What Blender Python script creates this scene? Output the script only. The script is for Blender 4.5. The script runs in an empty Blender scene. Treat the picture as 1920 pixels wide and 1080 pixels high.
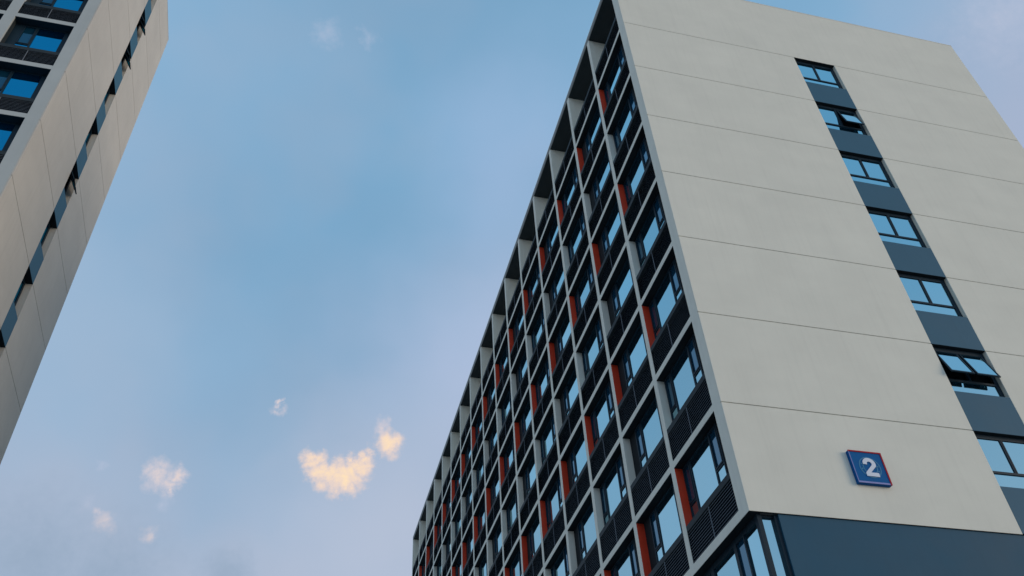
import bpy, bmesh, math, random
from mathutils import Vector, Matrix
random.seed(7)
scene = bpy.context.scene
COL = scene.collection
R = math.radians

# ------------------------------------------------------------------ camera
Z0 = 13.19                       # underside of the raised end wall above the ground
CAM = Vector((-11.8033, -18.8943, -11.5918 + Z0))
F_PX, AZ, EL, ROLL = 1679.31, 0.293599, 0.753249, -0.068144
fw = Vector((math.sin(AZ)*math.cos(EL), math.cos(AZ)*math.cos(EL), math.sin(EL)))
r0 = Vector((math.cos(AZ), -math.sin(AZ), 0)); u0 = r0.cross(fw)
RT = r0*math.cos(ROLL) + u0*math.sin(ROLL); UP = -r0*math.sin(ROLL) + u0*math.cos(ROLL)
cam_data = bpy.data.cameras.new('camera'); cam = bpy.data.objects.new('camera', cam_data); COL.objects.link(cam)
cam_data.sensor_width = 36; cam_data.lens = F_PX/1920*36
cam_data.clip_start = 0.1; cam_data.clip_end = 6000
M = Matrix((RT, UP, -fw)).transposed().to_4x4(); M.translation = CAM
cam.matrix_world = M
scene.camera = cam
def pixdir(x, y):
    return (RT*((x-960)/F_PX) - UP*((y-540)/F_PX) + fw).normalized()

# ------------------------------------------------------------------ light, sky, exposure
SUN_EL, SUN_AZ = R(9), R(119)     # azimuth from +Y towards +X
sun_d = bpy.data.lights.new('sun', 'SUN'); sun = bpy.data.objects.new('sun', sun_d); COL.objects.link(sun)
sun_d.energy = 1.3; sun_d.angle = R(28); sun_d.color = (1.0, 0.79, 0.56)
sdir = Vector((math.sin(SUN_AZ)*math.cos(SUN_EL), math.cos(SUN_AZ)*math.cos(SUN_EL), math.sin(SUN_EL)))
sun.rotation_euler = (-sdir).to_track_quat('-Z', 'Y').to_euler(); sun.location = (-10, -60, 60)
scene.view_settings.view_transform = 'Standard'; scene.view_settings.look = 'None'
scene.view_settings.exposure = 0.1; scene.view_settings.gamma = 1.0
scene.view_settings.use_curve_mapping = False

class NT:
    """tiny helper to write node trees"""
    def __init__(s, tree): s.t = tree; s.n = tree.nodes; s.l = tree.links
    def add(s, kind, **kw):
        n = s.n.new(kind)
        for k, v in kw.items(): setattr(n, k, v)
        return n
    def inp(s, sock, v):
        if hasattr(v, 'is_output'): s.l.new(v, sock)
        elif v is not None: sock.default_value = v
    def math(s, op, a, b=None, c=None, clamp=False):
        n = s.add('ShaderNodeMath', operation=op, use_clamp=clamp)
        for i, v in enumerate((a, b, c)):
            if v is not None: s.inp(n.inputs[i], v)
        return n.outputs[0]
    def vmath(s, op, a, b=None, scale=None):
        n = s.add('ShaderNodeVectorMath', operation=op)
        s.inp(n.inputs[0], a)
        if b is not None: s.inp(n.inputs[1], b)
        if scale is not None: s.inp(n.inputs['Scale'], scale)
        return n.outputs['Value'] if op in ('DISTANCE', 'DOT_PRODUCT', 'LENGTH') else n.outputs[0]
    def noise(s, vec, scale, detail=4, rough=.55, col=False):
        n = s.add('ShaderNodeTexNoise')
        if vec is not None: s.inp(n.inputs['Vector'], vec)
        n.inputs['Scale'].default_value = scale; n.inputs['Detail'].default_value = detail
        n.inputs['Roughness'].default_value = rough
        return n.outputs['Color' if col else 'Fac']
    def mix(s, f, a, b, blend='MIX'):
        n = s.add('ShaderNodeMix', data_type='RGBA', blend_type=blend)
        s.inp(n.inputs[0], f); s.inp(n.inputs[6], a); s.inp(n.inputs[7], b)
        return n.outputs[2]
    def ramp(s, v, lo, hi, a=0., b=1., smooth=True):
        n = s.add('ShaderNodeMapRange', interpolation_type='SMOOTHSTEP' if smooth else 'LINEAR')
        s.inp(n.inputs[0], v)
        for i, x in enumerate((lo, hi, a, b)): n.inputs[i+1].default_value = x
        return n.outputs[0]

world = bpy.data.worlds.new('World'); scene.world = world; world.use_nodes = True
W = NT(world.node_tree); W.n.clear()
STR = 0.12
sky = W.add('ShaderNodeTexSky', sky_type='NISHITA', sun_disc=False)
sky.sun_elevation = SUN_EL; sky.sun_rotation = SUN_AZ
sky.altitude = 0; sky.air_density = 1.0; sky.dust_density = 0.6; sky.ozone_density = 1.6
dirv = W.vmath('NORMALIZE', W.add('ShaderNodeTexCoord').outputs['Generated'])
sep = W.add('ShaderNodeSeparateXYZ'); W.l.new(dirv, sep.inputs[0])
# thin high veil over the clear sky: blue overhead, lavender lower down, uneven
K = 1/STR
def sc(c): return (c[0]*K, c[1]*K, c[2]*K, 1)
veil_n = W.noise(W.vmath('MULTIPLY', dirv, (1., 1., 1.6)), 1.5, 3, .5)
veil_m = W.noise(W.vmath('ADD', dirv, (3.1, 1.7, .4)), 2.6, 4, .55)
veil = W.ramp(veil_n, .3, .7, .72, .92)
veil_t = W.math('ADD', W.ramp(sep.outputs[2], .92, .22, 0., 1.), W.ramp(veil_m, .32, .70, -.22, .34), clamp=True)
veil_col = W.mix(veil_t, sc((.225, .44, .66)), sc((.40, .48, .62)))
col = W.mix(veil, sky.outputs[0], veil_col)
# broad pale patches of the veil
def patch(col, x, y, rad, alpha, c):
    d = W.vmath('DISTANCE', W.vmath('ADD', dirv, W.vmath('SCALE', W.vmath('SUBTRACT', W.noise(dirv, 4, 4, .55, True), (.5, .5, .5)), scale=.22)), tuple(pixdir(x, y)))
    return W.mix(W.ramp(d, rad/F_PX, 0, 0, alpha), col, sc(c))
col = patch(col, 920, 660, 420, .70, (.44, .51, .69))
col = patch(col, 1930, 210, 430, .6, (.40, .44, .58))
col = patch(col, 700, 1010, 360, .75, (.45, .51, .64))
col = patch(col, 130, 640, 380, .55, (.37, .48, .63))
col = patch(col, 985, 250, 300, .6, (.33, .46, .67))
# small broken clouds, each a cluster of puffs in a direction of the sky
wn = W.noise(dirv, 40, 6, .62, True)
warp = W.vmath('SCALE', W.vmath('SUBTRACT', wn, (.5, .5, .5)), scale=.034)
wdir = W.vmath('ADD', dirv, warp)
fine = W.noise(dirv, 95, 5, .6)
def puffs(lst, amp):
    cur = None
    for x, y, r in lst:
        d = W.vmath('DISTANCE', wdir, tuple(pixdir(x, y)))
        ang = r/F_PX*0.95
        v = W.math('MULTIPLY_ADD', d, -1/ang, 1.0)
        cur = v if cur is None else W.math('MAXIMUM', cur, v)
    return W.math('ADD', cur, W.math('MULTIPLY', W.math('SUBTRACT', fine, .5), amp))
def cloud(col, lst, lo, hi, alpha, ca, cb, amp=1.0):
    f = puffs(lst, amp)
    a = W.math('MULTIPLY', W.ramp(f, lo, hi), alpha)
    cc = W.mix(W.ramp(f, hi*.5, hi+.5), sc(ca), sc(cb))
    return W.mix(a, col, cc)
col = cloud(col, [(586, 860, 30), (598, 882, 30), (614, 893, 36), (636, 901, 40), (660, 890, 40), (680, 872, 34),
                  (646, 912, 30), (688, 860, 22), (664, 862, 18), (625, 884, 30), (642, 886, 36), (728, 830, 37)],
            .02, .80, .96, (.78, .62, .56), (.98, .74, .46))
col = cloud(col, [(718, 803, 26), (300, 890, 36), (316, 905, 28), (284, 884, 24), (330, 893, 24), (320, 920, 14),
                  (525, 770, 19), (523, 758, 13), (524, 746, 9), (195, 983, 26), (184, 970, 17), (277, 998, 20)],
            .0, .95, .85, (.60, .56, .62), (.88, .68, .57))
col = cloud(col, [(612, 66, 36), (690, 70, 22), (162, 948, 26), (305, 945, 24), (184, 870, 16), (1878, 30, 120)],
            .0, 1.3, .40, (.50, .54, .68), (.62, .60, .68))
col = cloud(col, [(425, 1075, 70), (60, 1050, 170), (200, 1085, 160)], .0, 1.0, .8, (.30, .39, .52), (.27, .36, .48), .6)
bg = W.add('ShaderNodeBackground'); W.l.new(col, bg.inputs[0]); bg.inputs[1].default_value = STR
wo = W.add('ShaderNodeOutputWorld'); W.l.new(bg.outputs[0], wo.inputs[0])

# ------------------------------------------------------------------ materials
def mat(name, base, rough=.7, var=.10, scale=1.2, streak=0., grain=.02, bump=0., metallic=0., coord='world', spec=.4):
    m = bpy.data.materials.new(name); m.use_nodes = True
    T = NT(m.node_tree); T.n.clear()
    out = T.add('ShaderNodeOutputMaterial'); b = T.add('ShaderNodeBsdfPrincipled')
    T.l.new(b.outputs[0], out.inputs[0])
    g = T.add('ShaderNodeNewGeometry').outputs['Position']
    n1 = T.noise(g, scale, 5, .6)
    v = T.ramp(n1, .25, .75, 1-var, 1+var, False)
    if streak:
        st = T.noise(T.vmath('MULTIPLY', g, (5.5, 5.5, .22)), 1., 4, .6)
        v = T.math('MULTIPLY', v, T.ramp(st, .45, .78, 1, 1-streak))
        pt = T.noise(T.vmath('MULTIPLY', g, (.5, .5, .9)), 1., 3, .5)
        v = T.math('MULTIPLY', v, T.ramp(pt, .3, .7, 1-streak*.5, 1+streak*.4))
    fg = T.noise(g, 60, 2, .6)
    v = T.math('MULTIPLY', v, T.ramp(fg, .2, .8, 1-grain, 1+grain, False))
    c = T.mix(1., (*base, 1), (1, 1, 1, 1), 'MULTIPLY')
    mx = T.vmath('SCALE', c, scale=v)
    T.l.new(mx, b.inputs['Base Color'])
    T.inp(b.inputs['Roughness'], T.ramp(n1, .2, .8, rough-.06, min(1, rough+.06), False))
    b.inputs['Metallic'].default_value = metallic
    b.inputs['Specular IOR Level'].default_value = spec
    if bump:
        bn = T.add('ShaderNodeBump'); bn.inputs['Strength'].default_value = bump; bn.inputs['Distance'].default_value = .01
        T.l.new(T.noise(g, 45, 4, .6), bn.inputs['Height']); T.l.new(bn.outputs[0], b.inputs['Normal'])
    return m

def glass_mat(name, body, tint, f0, wav=.012):
    """tinted coated window glass: a dark body under a mirror coat that grows towards grazing angles"""
    m = bpy.data.materials.new(name); m.use_nodes = True
    T = NT(m.node_tree); T.n.clear()
    out = T.add('ShaderNodeOutputMaterial')
    d = T.add('ShaderNodeBsdfPrincipled'); d.inputs['Base Color'].default_value = (*body, 1)
    d.inputs['Roughness'].default_value = .25; d.inputs['Specular IOR Level'].default_value = 0
    g = T.add('ShaderNodeBsdfGlossy'); g.inputs['Color'].default_value = (*tint, 1); g.inputs['Roughness'].default_value = .015
    fr = T.add('ShaderNodeFresnel'); fr.inputs[0].default_value = 1.55
    fac = T.math('ADD', T.math('MULTIPLY', fr.outputs[0], 1-f0), f0, clamp=True)
    rnd = T.add('ShaderNodeObjectInfo').outputs['Random']
    fac = T.math('MULTIPLY', fac, T.ramp(rnd, 0., 1., .86, 1.0, False))
    bn = T.add('ShaderNodeBump'); bn.inputs['Strength'].default_value = wav; bn.inputs['Distance'].default_value = .1
    pos = T.add('ShaderNodeNewGeometry').outputs['Position']
    T.l.new(T.noise(pos, 1.6, 2, .5), bn.inputs['Height'])
    T.l.new(bn.outputs[0], g.inputs['Normal'])
    mx = T.add('ShaderNodeMixShader'); T.l.new(fac, mx.inputs[0]); T.l.new(d.outputs[0], mx.inputs[1]); T.l.new(g.outputs[0], mx.inputs[2])
    T.l.new(mx.outputs[0], out.inputs[0])
    return m

MT = dict(
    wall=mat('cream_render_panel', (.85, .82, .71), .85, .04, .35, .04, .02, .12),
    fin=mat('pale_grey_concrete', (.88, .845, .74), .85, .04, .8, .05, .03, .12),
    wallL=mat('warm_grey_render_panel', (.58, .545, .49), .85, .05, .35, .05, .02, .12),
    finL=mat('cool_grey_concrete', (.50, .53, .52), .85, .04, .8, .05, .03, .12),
    back=mat('joint_backing_grey', (.16, .15, .14), .9),  # even dark grey of the backing behind the panel joints
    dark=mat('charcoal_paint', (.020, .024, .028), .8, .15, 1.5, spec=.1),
    sill=mat('charcoal_sill_metal', (.034, .044, .050), .6, .10, 2.0, spec=.15),
    frame=mat('blue_black_window_frame', (.012, .030, .046), .5, .10, 3.0, spec=.2),
    slat=mat('grey_louvre_slat', (.20, .225, .26), .7, .12, 2.0, spec=.1),
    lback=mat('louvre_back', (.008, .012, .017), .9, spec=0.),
    red=mat('red_panel', (.84, .062, .020), .6, .10, 1.5, .10, .02),
    slate=mat('slate_blue_panel', (.030, .120, .190), .65, .05, .6, .04),
    slate2=mat('slate_blue_wall', (.014, .090, .155), .7, .06, .5, .05),
    roof=mat('roof_concrete', (.30, .30, .29), .9, .1),
    glass=glass_mat('window_glass', (.004, .035, .065), (.56, .91, 1.0), .84),
    sashglass=glass_mat('screened_glass', (.006, .05, .10), (.50, .76, .92), .26),
    blueglass=glass_mat('deep_blue_glass', (.0, .022, .060), (.02, .44, .78), .62),
    bluesash=glass_mat('deep_blue_screened_glass', (.006, .045, .08), (.20, .48, .70), .12),
    signblue=mat('sign_blue', (.002, .095, .31), .6, .08, 2., spec=.12),
    signpanel=mat('sign_panel_blue', (.002, .120, .35), .6, .10, 3., spec=.12),
    signred=mat('sign_red_rim', (.46, .026, .040), .6, .08, 3., spec=.15),
    signlilac=mat('sign_lilac_edge', (.28, .30, .62), .4, .05, 3.),
    signring=mat('sign_ring', (.035, .22, .40), .4, .05, 3.),
    signwhite=mat('sign_white', (.78, .82, .92), .45, .03, 3.),
    asphalt=mat('paving_grey', (.30, .295, .28), .9, .15, .4, 0, .06, .2),
)

# ------------------------------------------------------------------ mesh helpers
class MB:
    """collects boxes/polygons in facade coordinates (s along, d inward, z up) for one mesh"""
    def __init__(s, mp, fix=True): s.v = []; s.f = []; s.mi = []; s.mp = mp
    def box(s, s0, s1, d0, d1, z0, z1, mi=0):
        b = len(s.v)
        for z in (z0, z1):
            for a, d in ((s0, d0), (s1, d0), (s1, d1), (s0, d1)): s.v.append((a, d, z))
        for q in ((0, 3, 2, 1), (4, 5, 6, 7), (0, 1, 5, 4), (1, 2, 6, 5), (2, 3, 7, 6), (3, 0, 4, 7)):
            s.f.append([b+i for i in q]); s.mi.append(mi)
        return s
    def hexa(s, pts, mi=0):                      # 8 points: bottom ring then top ring
        b = len(s.v); s.v += pts
        for q in ((0, 3, 2, 1), (4, 5, 6, 7), (0, 1, 5, 4), (1, 2, 6, 5), (2, 3, 7, 6), (3, 0, 4, 7)):
            s.f.append([b+i for i in q]); s.mi.append(mi)
        return s
    def mesh(s, name, mats, bevel=0.):
        me = bpy.data.meshes.new(name)
        me.from_pydata([s.mp(*p) for p in s.v], [], s.f)
        for m in (mats if isinstance(mats, (list, tuple)) else [mats]): me.materials.append(MT[m])
        for p, i in zip(me.polygons, s.mi): p.material_index = i
        bm = bmesh.new(); bm.from_mesh(me)
        bmesh.ops.recalc_face_normals(bm, faces=bm.faces)
        if bevel:
            bmesh.ops.bevel(bm, geom=[e for e in bm.edges], offset=bevel, segments=1, profile=.5, affect='EDGES')
        bm.to_mesh(me); bm.free()
        return me

def thing(name, label, cat, loc):
    o = bpy.data.objects.new(name, None); COL.objects.link(o); o.location = loc
    o['label'] = label; o['category'] = cat
    o.empty_display_size = 1
    return o
def part(name, me, parent, off=(0, 0, 0), label=None, kind=None):
    """off: world offset for a top part, or offset relative to a parent part"""
    o = bpy.data.objects.new(name, me); COL.objects.link(o); o.parent = parent
    if parent is not None and parent.type == 'EMPTY': o.location = Vector(off) - parent.location
    else: o.location = off
    if label: o['label'] = label
    if kind: o['kind'] = kind
    return o

# ------------------------------------------------------------------ windows and louvres
def window_meshes(mp, cols, zb, zt, zlow, d, tag, fr=.055, mul=.07, GL=('glass', 'sashglass')):
    """cols: [(s0,s1,'fixed'|'sash')...] edges are mullion centres; returns frame mesh and list of panes"""
    f = MB(mp); s0 = cols[0][0]; s1 = cols[-1][1]
    d0, d1 = d-.03, d+.04
    f.box(s0-fr, s1+fr, d0, d1, zt-fr, zt); f.box(s0-fr, s1+fr, d0, d1, zb, zb+fr)
    f.box(s0-fr, s0, d0+.001, d1-.001, zb+fr, zt-fr); f.box(s1, s1+fr, d0+.001, d1-.001, zb+fr, zt-fr)
    panes = []
    for i, (a, b, k) in enumerate(cols):
        aa = a if i == 0 else a+mul/2; bb = b if i == len(cols)-1 else b-mul/2
        if i: f.box(a-mul/2, a+mul/2, d0, d1, zb+fr, zt-fr)
        if k == 'fixed': panes.append((aa, bb, zb+fr, zt-fr, 'glass'))
        else:
            f.box(aa, bb, d0+.002, d1-.002, zlow-.03, zlow+.03)
            sf = .045                       # sash frame, a little proud
            e0, e1 = d0-.018, d0+.03
            f.box(aa, bb, e0, e1, zt-fr-sf, zt-fr-.003); f.box(aa, bb, e0, e1, zlow+.031, zlow+.03+sf)
            f.box(aa, aa+sf, e0, e1, zlow+.03+sf, zt-fr-sf); f.box(bb-sf, bb, e0, e1, zlow+.03+sf, zt-fr-sf)
            panes.append((aa+sf, bb-sf, zlow+.03+sf, zt-fr-sf, 'sashglass'))
            panes.append((aa, bb, zb+fr, zlow-.03, 'glass'))
    fm = f.mesh(tag+'_frame', 'frame')
    pm = []
    for a, b, z0, z1, g in panes:
        p = MB(mp); p.box(a-.004, b+.004, d, d+.012, z0-.004, z1+.004)
        pm.append((p, p.mesh(tag+'_pane', GL[0] if g == 'glass' else GL[1])))
    allp = MB(mp)
    allp2 = [(a, b, z0, z1, g) for a, b, z0, z1, g in panes]
    for a, b, z0, z1, g in allp2: allp.box(a-.004, b+.004, d, d+.012, z0-.004, z1+.004, 1 if g == 'sashglass' else 0)
    am = allp.mesh(tag+'_panes', list(GL))
    return fm, [m for _, m in pm], am

def tilt(o, amt=.004):
    o.rotation_euler = (random.uniform(-amt, amt)*0, 0, 0)

NSLAT = 11
def louvre_meshes(mp, w, z0, z1, tag, n=NSLAT):
    f = MB(mp)
    f.box(0, w, .14, .16, z0, z1, 1)                       # dark back
    f.box(0, .025, .018, .135, z0, z1, 0); f.box(w-.025, w, .018, .135, z0, z1, 0)
    f.box(w*.5-.012, w*.5+.012, .012, .03, z0, z1, 2)      # centre mullion
    fm = f.mesh(tag, ['lback', 'lback', 'slat'])
    s = MB(mp); h = (z1-z0)/n
    # slat: thin blade, outer edge low
    x0, x1 = .027, w-.027
    s.hexa([(x0, .022, -.011), (x1, .022, -.011), (x1, .034, .012), (x0, .034, .012),
            (x0, .020, -.010), (x1, .020, -.010), (x1, .032, .013), (x0, .032, .013)])
    s.mi[-6] = 1                       # underside painted near black, shade put into the slat's colour
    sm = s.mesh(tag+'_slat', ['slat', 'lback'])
    return fm, sm, s, [z0 + h*(i+.45) for i in range(n)]

# ================================================================== ground
g = bpy.data.meshes.new('ground')
S = 3000
g.from_pydata([(-S, -S, 0), (S, -S, 0), (S, S, 0), (-S, S, 0)], [], [(0, 1, 2, 3)]); g.materials.append(MT['asphalt'])
go = bpy.data.objects.new('ground', g); COL.objects.link(go); go['kind'] = 'structure'

# ================================================================== right building
mpR = lambda s, d, z: (d, s, z)              # long facade: s -> +Y, d -> +X
mpG = lambda s, d, z: (s, d, z)              # end wall:    s -> +X, d -> +Y
H = 3.5; BAY = 3.5756; NB = 16; FW = .27
Y_FIN = lambda i: 3.6775 + (i-1)*BAY         # near edge of fin i
CF = .52                                     # corner fin
XW, XS, XE = 19.159, 8.513, 10.633
ZT, ZS = 29.224, 28.876
YEND = Y_FIN(NB)+FW
BR = thing('dormitory_building', 'long dormitory block with grey fin grid, red reveals and cream end wall', 'building', (0, 0, 0))
def pr(name, mb_or_me, mats=None, off=(0, 0, 0), label=None, bevel=0., kind=None):
    me = mb_or_me.mesh(name, mats, bevel) if isinstance(mb_or_me, MB) else mb_or_me
    return part(name, me, BR, off, label, kind)
zo = Z0
# core behind everything
core = MB(mpG)
core.box(.36, XW-.06, .40, YEND-.06, 0.0, zo+25.0)
core.box(1.25, XW-.07, .41, YEND-.07, zo+25.0, zo+ZS)
pr('core_wall', core, 'dark')
# roof slab with thin edge
roof = MB(mpG); roof.box(-.004, XW-.001, .062, YEND+.004, zo+ZS, zo+ZT-.05)
pr('roof', roof, 'roof', bevel=.01)
cop = MB(mpG); cop.box(-.012, XW+.01, -.012, YEND+.012, zo+ZT-.05, zo+ZT)
pr('coping', cop, 'fin', bevel=.008)
# dark soffit lining under the roof overhang
sof = MB(mpR); sof.box(.064, YEND-.01, .03, 1.24, zo+ZS-.02, zo+ZS-.001)
pr('roof_soffit', sof, 'sill')
bw = MB(mpR); bw.box(.40, YEND-.3, 1.20, 1.249, zo+24.9, zo+ZS-.021)
pr('terrace_wall', bw, 'fin')
fl = MB(mpR); fl.box(.40, YEND-.3, .17, 1.2, zo+24.82, zo+24.88)
pr('terrace_floor', fl, 'roof')
# end wall facing the camera: panels between joints, split by the window strip
GAP = .013
levels = [k*H for k in range(8)] + [ZT-.05]
panel_cache = {}
def wall_panel(x0, x1, z0, z1, y0=0.0):
    key = (round(x1-x0, 3), round(z1-z0, 3))
    if key not in panel_cache:
        p = MB(mpG); p.box(0, x1-x0, 0, .06, 0, z1-z0); panel_cache[key] = p.mesh('wall_panel', 'wall', .006)
    pr('wall_panel', panel_cache[key], off=(x0, y0, zo+z0))
for k in range(7):
    z0, z1 = levels[k], levels[k+1]
    a = z0 + (GAP if k else -.0275); b = z1-GAP
    wall_panel(0.0, XS, a, b); wall_panel(XE, XW, a, b)
wall_panel(0.0, XW, levels[7]+GAP, levels[8])
# backing (dark in the joints)
bk = MB(mpG)
for a, b in ((.30, XS-.004), (XE+.004, XW-.02)): bk.box(a, b, .064, .39, zo-.02, zo+24.49)
bk.box(.30, XW-.02, .064, .39, zo+24.51, zo+ZS-.002)
pr('end_wall_backing', bk, 'back')
jm = MB(mpG)
jm.box(XE+.0005, XE+.003, .061, .2, zo-.02, zo+24.49)
pr('strip_jamb', jm, 'wall')
# side and rear walls
sw = MB(mpG); sw.box(XW-.055, XW-.002, .40, YEND, zo, zo+ZS-.002); sw.box(.3, XW-.06, YEND-.05, YEND, zo, zo+ZS-.003)
pr('outer_wall', sw, 'wall')

# ---- window strip in the end wall
WH = 1.97; WD = .15
stripcols_w = XE-XS
def strip_window(parent, mp, w, zlabel, off, open_left=False, open_right=False, pw=('glass',), WD=WD):
    """two lights over one low light; local s 0..w, z 0..WH (0 = sill)"""
    f = MB(mp); d0, d1 = WD, WD+.07; fr = .09; mid = w*.5-.03
    zt = WH; tl = .60
    f.box(0.004, w-.004, d0, d1, zt-.16, zt-.002); f.box(.004, w-.004, d0, d1, .002, .10)
    f.box(.004, fr, d0+.001, d1, .10, zt-.16); f.box(w-.15, w-.004, d0+.001, d1, .10, zt-.16)
    f.box(fr, w-.15, d0-.004, d1, tl-.05, tl+.03)
    f.box(mid-.05, mid+.05, d0-.003, d1, tl+.03, zt-.16)
    f.box(mid-.008, mid+.008, d0-.012, d0-.003, tl+.03, zt-.16)
    key = ('stripframe', round(w, 3), mp)
    if key not in panel_cache: panel_cache[key] = f.mesh('strip_frame', 'frame')
    wn = part('window', panel_cache[key], parent, off)
    lights = [(fr, mid-.05, tl+.03, zt-.16, open_left), (mid+.05, w-.15, tl+.03, zt-.16, open_right), (fr, w-.15, .10, tl-.05, False)]
    for i, (a, b, z0, z1, op) in enumerate(lights):
        if not op:
            key = ('lp', i, round(w, 3), mp)
            if key not in panel_cache:
                p = MB(mp); p.box(a-.003, b+.003, d0+.03, d0+.042, z0-.003, z1+.003); panel_cache[key] = p.mesh('pane', pw[0])
            part('pane', panel_cache[key], wn)
        else:
            hh = z1-z0; c, s_ = math.cos(R(op)), math.sin(R(op))
            p = MB(lambda s, d, z: mp(s, d, z))
            def rb(sa, sb, da, db, za, zb, mi):      # boxes hung from the head, tilted outward
                pts = []
                for z in (za, zb):
                    for ss, dd in ((sa, da), (sb, da), (sb, db), (sa, db)):
                        pts.append((ss, d0-.01 + dd*c + (z)*s_, z1 + z*c - dd*s_))
                p.hexa(pts, mi)
            rb(a, b, 0, .045, -.05, 0, 0); rb(a, b, 0, .045, -hh, -hh+.06, 0)
            rb(a, a+.05, 0.001, .044, -hh+.06, -.05, 0); rb(b-.05, b, 0.001, .044, -hh+.06, -.05, 0)
            rb(a+.05, b-.05, .016, .028, -hh+.06, -.05, 1)
            part('open_sash', p.mesh('open_sash', ['frame', pw[0]]), wn, label='glazed sash pushed open at the bottom')
            q = MB(mp); q.box(a, b, d1+.10, d1+.11, z0, z1)
            part('room_shade', q.mesh('room_shade', 'lback'), wn)
    return wn
for k in range(1, 8):
    zt = k*H
    ol = 17 if k == 2 else 0; orr = 17 if k == 2 else (12 if k == 6 else 0)
    strip_window(BR, mpG, XE-XS, '', (XS, 0, zo+zt-WH), ol, orr)
    sp = MB(mpG); sp.box(.004, XE-XS-.004, .004, .14, 0, H-WH-.004)
    if 'spandrel' not in panel_cache: panel_cache['spandrel'] = sp.mesh('spandrel_panel', 'slate', .004)
    pr('spandrel_panel', panel_cache['spandrel'], off=(XS, 0, zo+zt-H+.002))
hb = MB(mpG); hb.box(.003, XE-XS-.003, .005, .139, -.004, .001); hb_me = hb.mesh('window_head', 'dark')
for k in range(1, 8): pr('window_head', hb_me, off=(XS, 0, zo+k*H))

# ---- base of the building under the raised end wall
base = MB(mpG)
base.box(.86, XW-.01, .04, .34, 0, zo-.034)
pr('base_wall', base, 'slate2')
sf0 = MB(mpG)
sf0.box(.005, XW-.02, .005, .062, zo-.0325, zo-.0285); sf0.box(.005, .36, .0625, YEND-.01, zo-.0325, zo-.0285)
pr('overhang_soffit', sf0, 'dark')
# glazed corner: mullions, panes on both sides
cw = MB(mpG)
cw.box(.27, .40, .13, .27, .05, zo-.034)                                  # corner post
cw.box(.76, .858, .10, .26, .05, zo-.034)
cw.box(.40, .76, .16, .25, zo-.10, zo-.034)
ymull = [1.036, 1.204-.04, 1.58, 1.714-.04]
edges = [(.27, .283), (1.036, 1.10), (1.55, 1.70), (3.07, 3.25)]
y = 3.25
while y < YEND-3:
    edges.append((y+BAY-2.2, y+BAY-2.08)); edges.append((y+BAY-.18, y+BAY)); y += BAY
for a, b in edges: cw.box(.28, .40, a, b, .05, zo-.036)
cw.box(.285, .40, .27, YEND-.3, zo-.19, zo-.035)
for zz in (zo-3.5, zo-7., zo-10.5): cw.box(.286, .40, .27, YEND-.3, zz-.3, zz)
pr('curtain_wall_frame', cw, 'frame')
def cpane(x0, x1, y0, y1, z0, z1, g='glass'):
    q = MB(mpG); q.box(x0, x1, y0, y1, z0, z1); pr('curtain_wall_pane', q, g)
es = sorted(edges)
zz = [zo-.19, zo-3.5, zo-7, zo-10.5, .3]
for i in range(len(es)-1):
    a, b = es[i][1], es[i+1][0]
    if b-a < .05 or i > 9: continue
    for j in range(2): cpane(.33, .345, a-.01, b+.01, zz[j+1], zz[j]-.3 if j else zz[j], 'sashglass' if i == 1 else 'glass')
for j in range(2): cpane(.40, .76, .20, .215, zz[j+1], (zo-.10) if j == 0 else zz[j], 'glass')
low = MB(mpR); low.box(es[10][1], YEND-.3, .33, .345, .3, zo-.2); low.box(.3, es[10][1], .331, .346, .3, zo-7)
pr('podium_glazing', low, 'glass')

# ---- long facade: fins, beams, cells
cfm = MB(mpR); cfm.box(.0615, CF, 0.0, .30, 0, ZS+.0275-.002)
pr('corner_fin', cfm, 'fin', off=(0, 0, zo-.0275), bevel=.008)
cfe = MB(mpR); cfe.box(.002, .0605, .0005, .03, 0, 1)      # thin return strip beside the panel edge is covered by the panels
finm = MB(mpR); finm.box(0, FW, 0.0, .30, 0, ZS+.0275-.002); finme = finm.mesh('fin', 'fin', .008)
finu = MB(mpR); finu.box(.002, FW-.002, .301, 1.20, 0, ZS-24.9-.03); finume = finu.mesh('terrace_fin', 'fin')
for i in range(1, NB+1):
    pr('fin', finme, off=(0, Y_FIN(i), zo-.0275))
    pr('terrace_fin', finume, off=(0, Y_FIN(i), zo+24.9))
beam_cache = {}
BB, BT = .030, .262
def cell_span(i):
    s0 = CF if i == 0 else Y_FIN(i)+FW
    return s0, Y_FIN(i+1)
slat_left = 297; slat_budget = []
order = []
for i in range(NB):
    for k in range(8):
        c = Vector((0, cell_span(i)[0]+1.5, zo+k*H+1))
        order.append(((c-CAM).length, i, k))
near = set((i, k) for _, i, k in sorted(order)[:slat_left//NSLAT])
stuff = MB(mpR)
meshes = {}
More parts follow.
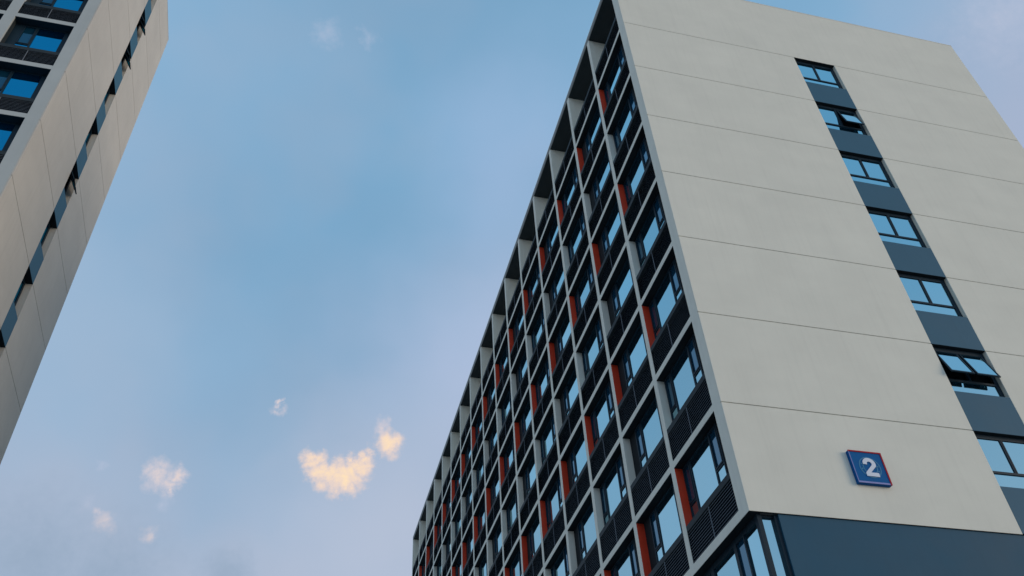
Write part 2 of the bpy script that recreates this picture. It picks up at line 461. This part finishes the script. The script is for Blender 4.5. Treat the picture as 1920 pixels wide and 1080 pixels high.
for i in range(NB):
    s0, s1 = cell_span(i); w = s1-s0
    kind = 0 if i == 0 else (1 if i % 2 else 2)
    if kind not in meshes:
        b = MB(mpR); b.box(.0005, w-.0005, .004, .30, 0, BT-BB)
        bm0 = MB(mpR); bm0.box(.0005, w-.0005, .004, .30, 0, BT+.0275)
        if i % 2 == 0:      # glazing hard against the far fin
            cols = [(w-2.56, w-2.03, 'sash'), (w-2.03, w-.55, 'fixed'), (w-.55, w-.07, 'sash')]
        else:
            cols = [(.07, .55+.02, 'sash'), (.57, w-1.15, 'fixed'), (w-1.15, w-.62, 'sash')]
        fm, pms, am = window_meshes(mpR, cols, 1.50, 3.51, 2.17, .30, 'window')
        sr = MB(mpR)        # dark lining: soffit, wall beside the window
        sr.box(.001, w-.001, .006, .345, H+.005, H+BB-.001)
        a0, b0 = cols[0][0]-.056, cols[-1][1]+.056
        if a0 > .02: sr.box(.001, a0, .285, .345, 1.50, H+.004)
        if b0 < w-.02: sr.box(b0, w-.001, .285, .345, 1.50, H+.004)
        sl = MB(mpR); sl.box(.002, w-.002, .010, .34, 1.27, 1.475)
        lf, sm, smb, zs = louvre_meshes(mpR, w-.004, BT+.004, 1.266, 'louvre_panel')
        rp = MB(mpR); rp.box(w-.014, w-.001, .012, .30, 1.48, H+.004)
        meshes[kind] = dict(beam=b.mesh('beam', 'fin', .006), beam0=bm0.mesh('beam', 'fin', .006), fm=fm, pms=pms, am=am,
                            sr=sr.mesh('window_surround', 'dark'), sl=sl.mesh('sill', 'sill', .006), lf=lf, sm=sm, smb=smb, zs=zs,
                            red=rp.mesh('reveal_panel', 'red'))
    m = meshes[kind]
    for k in range(8):
        off = Vector((0, s0, zo+k*H))
        if k: pr('beam', m['beam'], off=off+Vector((0, 0, BB)))
        else: pr('beam', m['beam0'], off=off+Vector((0, 0, -.0275)))
        lp = pr('louvre_panel', m['lf'], off=off+Vector((0, .002, 0)))
        if (i, k) in near:
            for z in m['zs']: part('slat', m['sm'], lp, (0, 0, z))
        else:
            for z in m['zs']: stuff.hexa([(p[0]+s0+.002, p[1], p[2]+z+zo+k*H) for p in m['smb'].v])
        pr('sill', m['sl'], off=off)
        if k == 7: continue
        pr('window_surround', m['sr'], off=off)
        wn = pr('window', m['fm'], off=off)
        if i < 6:
            for pm in m['pms']:
                po = part('pane', pm, wn)
        else: part('pane', m['am'], wn)
        if k % 2 == 0: pr('reveal_panel', m['red'], off=off, label='red painted panel on the side of the fin')
stuff.mi = [1 if j % 6 == 0 else 0 for j in range(len(stuff.mi))]  # same painted-in shade on the lower face of every merged slat
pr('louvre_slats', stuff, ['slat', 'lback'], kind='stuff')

# ================================================================== number sign
SGX, SGZ, SGW = 3.597, 1.10, 1.068
SG = thing('building_number_sign', 'square blue sign with a white number 2 and red rim on the cream end wall', 'sign', (SGX+SGW/2, -.001, zo+SGZ))
def sg(name, mb, mats, bevel=0.):
    me = mb.mesh(name, mats, bevel)
    return part(name, me, SG, (SGX, 0, zo+SGZ))
q = MB(mpG); q.box(0, SGW, -.112, -.001, 0, SGW); sg('box', q, 'signblue', .012)
q = MB(mpG); t = .042; e0, e1 = -.140, -.113
q.box(.002, SGW, e0, e1, SGW-t, SGW); q.box(SGW-t, SGW, e0+.001, e1, .002, SGW-t-.0005)
sg('rim', q, 'signred')
q = MB(mpG); q.box(.012, SGW-t-.001, -.127, -.1135, .012, .062); q.box(.012, .030, -.126, -.1135, .0625, SGW-t-.001)
sg('edge_strip', q, 'signlilac')
q = MB(mpG); q.box(.031, SGW-t-.001, -.122, -.1135, .063, SGW-t-.001); sg('face', q, 'signpanel')
def poly_obj(name, pts_outer, depth, y, matn, holes=()):
    """extruded outline in the sign plane (x, z)"""
    cu = bpy.data.curves.new(name, 'CURVE'); cu.dimensions = '2D'; cu.fill_mode = 'BOTH'; cu.extrude = depth
    for pts in (pts_outer,)+tuple(holes):
        sp = cu.splines.new('POLY'); sp.points.add(len(pts)-1); sp.use_cyclic_u = True
        for pt, (x, z) in zip(sp.points, pts): pt.co = (x, z, 0, 1)
    tmp = bpy.data.objects.new(name, cu); COL.objects.link(tmp)
    dg = bpy.context.evaluated_depsgraph_get()
    me = bpy.data.meshes.new_from_object(tmp.evaluated_get(dg)); bpy.data.objects.remove(tmp)
    me.transform(Matrix.Rotation(R(90), 4, 'X')); me.materials.clear(); me.materials.append(MT[matn])
    return part(name, me, SG, (SGX, y, zo+SGZ))
def circ(cx, cz, r, n=48): return [(cx+r*math.cos(2*math.pi*j/n), cz+r*math.sin(2*math.pi*j/n)) for j in range(n)]
cx, cz = SGW*.515, SGW*.50
poly_obj('ring', circ(cx, cz, .345), .003, -.1255, 'signring', (circ(cx, cz, .312),))
poly_obj('ring', circ(cx, cz, .235), .003, -.1255, 'signring', (circ(cx, cz, .205),))
for j in range(10):      # faint marks between the two rings
    a = 2*math.pi*j/10+.2; px, pz = cx+.27*math.cos(a), cz+.27*math.sin(a)
    poly_obj('ring_mark', circ(px, pz, .026, 10), .002, -.1255, 'signring')
# the digit
def arc(cx_, cz_, rx, rz, a0, a1, n): return [(cx_+rx*math.cos(R(a0+(a1-a0)*j/n)), cz_+rz*math.sin(R(a0+(a1-a0)*j/n))) for j in range(n+1)]
hw = .205; z_b = cz-.30; z_t = cz+.305; th = .125
outer = arc(cx, z_t-.185, hw, .185, 180, -28, 22)
pts = [(cx-hw, z_t-.215)] + outer
pts += [(cx-hw+.165, z_b+th), (cx+hw, z_b+th), (cx+hw, z_b), (cx-hw, z_b), (cx-hw, z_b+.10)]
inner = arc(cx, z_t-.190, hw-.128, .072, -30, 180, 16)
pts += [(cx-hw+.012, z_b+.125)] + inner + [(cx-hw+.128, z_t-.215)]
poly_obj('digit_two', pts, .010, -.135, 'signwhite')

# ================================================================== left building
XL, YL, DZ = -23.605, 6.668, 1.803
LW, LS, LE, LT = 10.676, 4.950, 6.158, 42.593
NBL = 5
BL = thing('dormitory_building', 'taller dormitory block at the left edge, narrow window slit in its pale end wall', 'building', (XL, YL, 0))
mpLF = lambda s, d, z: (-s, d, z)          # facade facing the camera: s runs to -X from the corner
mpLG = lambda s, d, z: (-d, s, z)          # end wall facing +X: s runs to +Y
def pl(name, mb_or_me, mats=None, off=(0, 0, 0), label=None, bevel=0., kind=None):
    me = mb_or_me.mesh(name, mats, bevel) if isinstance(mb_or_me, MB) else mb_or_me
    return part(name, me, BL, Vector((XL, YL, 0))+Vector(off), label, kind)
CWL = 2.49; FWL = .47; C0 = .585; BAYL = CWL+FWL
LLEN = C0+NBL*BAYL
mlev = [DZ+m*H for m in range(-4, 12)]      # joint levels
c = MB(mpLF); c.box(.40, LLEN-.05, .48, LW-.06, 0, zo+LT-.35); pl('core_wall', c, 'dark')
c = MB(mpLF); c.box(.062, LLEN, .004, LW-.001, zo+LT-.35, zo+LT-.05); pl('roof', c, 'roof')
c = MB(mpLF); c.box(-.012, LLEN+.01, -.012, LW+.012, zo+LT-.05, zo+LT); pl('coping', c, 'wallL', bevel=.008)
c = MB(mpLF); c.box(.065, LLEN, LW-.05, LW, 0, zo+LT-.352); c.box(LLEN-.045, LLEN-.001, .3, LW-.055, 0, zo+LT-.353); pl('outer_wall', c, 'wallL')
lcache = {}
def lpanel(s0, s1, z0, z1):
    key = (round(s1-s0, 3), round(z1-z0, 3))
    if key not in lcache:
        p = MB(mpLG); p.box(0, s1-s0, 0, .06, 0, z1-z0); lcache[key] = p.mesh('wall_panel', 'wallL', .006)
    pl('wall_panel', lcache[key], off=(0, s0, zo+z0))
lv = [-zo] + mlev[1:-1]
for a, b in zip(lv[:-1], lv[1:]):
    lpanel(0, LS, a+GAP, b-GAP); lpanel(LE, LW, a+GAP, b-GAP)
TOPJ = mlev[-2]                              # highest joint
lpanel(0, LS, TOPJ+GAP, TOPJ+H-GAP); lpanel(LE, LW, TOPJ+GAP, TOPJ+H-GAP)
lpanel(0, LW, TOPJ+H+GAP, LT-.05)
bk = MB(mpLG)
for a, b in ((.30, LS-.004), (LE+.004, LW-.06)): bk.box(a, b, .064, .39, .02, zo+TOPJ+H-.02)
bk.box(.3, LW-.06, .064, .39, zo+TOPJ+H+.02, zo+LT-.36); pl('end_wall_backing', bk, 'back')
jm = MB(mpLG); jm.box(LE+.0005, LE+.003, .061, .36, .02, zo+TOPJ+H-.02); pl('strip_jamb', jm, 'wallL')
panel_cache.pop('spandrel_l', None)
for m in range(1, 12):
    zt = DZ+m*H
    op = {10: 27, 9: 27, 6: 26}.get(m, 0)
    strip_window(BL, mpLG, LE-LS, '', Vector((XL, YL+LS, zo+zt-WH)), op, op, ('blueglass',), .29)
    if 'spandrel_l' not in panel_cache:
        sp = MB(mpLG); sp.box(.004, LE-LS-.004, .004, .14, 0, H-WH-.004); panel_cache['spandrel_l'] = sp.mesh('spandrel_panel', 'slate', .004)
    pl('spandrel_panel', panel_cache['spandrel_l'], off=(0, LS, zo+zt-H+.002))
hb = MB(mpLG); hb.box(.003, LE-LS-.003, .005, .285, -.004, .001); hb_me = hb.mesh('window_head', 'dark')
for m in range(1, 12): pl('window_head', hb_me, off=(0, LS, zo+DZ+m*H))
# facade grid
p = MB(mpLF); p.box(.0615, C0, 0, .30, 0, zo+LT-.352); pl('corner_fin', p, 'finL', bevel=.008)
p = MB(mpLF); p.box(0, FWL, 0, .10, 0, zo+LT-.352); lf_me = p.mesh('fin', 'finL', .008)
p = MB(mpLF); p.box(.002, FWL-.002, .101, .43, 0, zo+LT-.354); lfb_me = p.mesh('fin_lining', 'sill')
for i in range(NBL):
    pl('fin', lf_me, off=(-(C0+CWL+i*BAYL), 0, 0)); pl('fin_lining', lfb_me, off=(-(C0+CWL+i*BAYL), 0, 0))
w = CWL
BBL = -.02; BTL = .262
b = MB(mpLF); b.box(.0005, w-.0005, .004, .30, BBL, BTL); beam_l = b.mesh('beam', 'finL', .006)
cols = [(.38, 1.53, 'fixed'), (1.53, 2.10, 'sash')]
fm, pms, am = window_meshes(mpLF, cols, 1.50, H-.04, 2.0, .42, 'window', GL=('blueglass', 'bluesash'))
sr = MB(mpLF); sr.box(.001, w-.001, .006, .465, H+BBL-.022, H+BBL-.001)
sr.box(.001, cols[0][0]-.056, .39, .465, 1.46, H+BBL-.023); sr.box(cols[-1][1]+.056, w-.001, .39, .465, 1.46, H+BBL-.023)
sr_me = sr.mesh('window_surround', 'frame')
sl = MB(mpLF); sl.box(.002, w-.002, .012, .45, 1.07, 1.30); sl_me = sl.mesh('sill', 'sill', .006)
sl2 = MB(mpLF); sl2.box(.002, w-.002, .20, .37, 1.301, 1.499)
lfm, sm, smb, zs = louvre_meshes(mpLF, w-.004, BTL+.004, 1.066, 'louvre_panel', 9)
stuff = MB(mpLF)
for i in range(NBL):
    s0 = C0+i*BAYL
    for m in range(0, 12):
        off = Vector((-s0, 0, zo+DZ+m*H-.23+.0))
        off.z = zo+DZ+m*H+.02
        pl('beam', beam_l, off=off)
        if m == 11: continue
        lp = pl('louvre_panel', lfm, off=off+Vector((-.002, 0, 0)))
        if i < 3 and 2 <= m <= 10:
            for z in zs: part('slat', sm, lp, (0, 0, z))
        else:
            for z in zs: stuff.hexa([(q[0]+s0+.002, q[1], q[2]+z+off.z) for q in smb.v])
        pl('sill', sl_me, off=off)
        pl('window_surround', sr_me, off=off)
        wn = pl('window', fm, off=off)
        for pm in pms: part('pane', pm, wn)
stuff.mi = [1 if j % 6 == 0 else 0 for j in range(len(stuff.mi))]  # lower slat faces carry the painted shade here too
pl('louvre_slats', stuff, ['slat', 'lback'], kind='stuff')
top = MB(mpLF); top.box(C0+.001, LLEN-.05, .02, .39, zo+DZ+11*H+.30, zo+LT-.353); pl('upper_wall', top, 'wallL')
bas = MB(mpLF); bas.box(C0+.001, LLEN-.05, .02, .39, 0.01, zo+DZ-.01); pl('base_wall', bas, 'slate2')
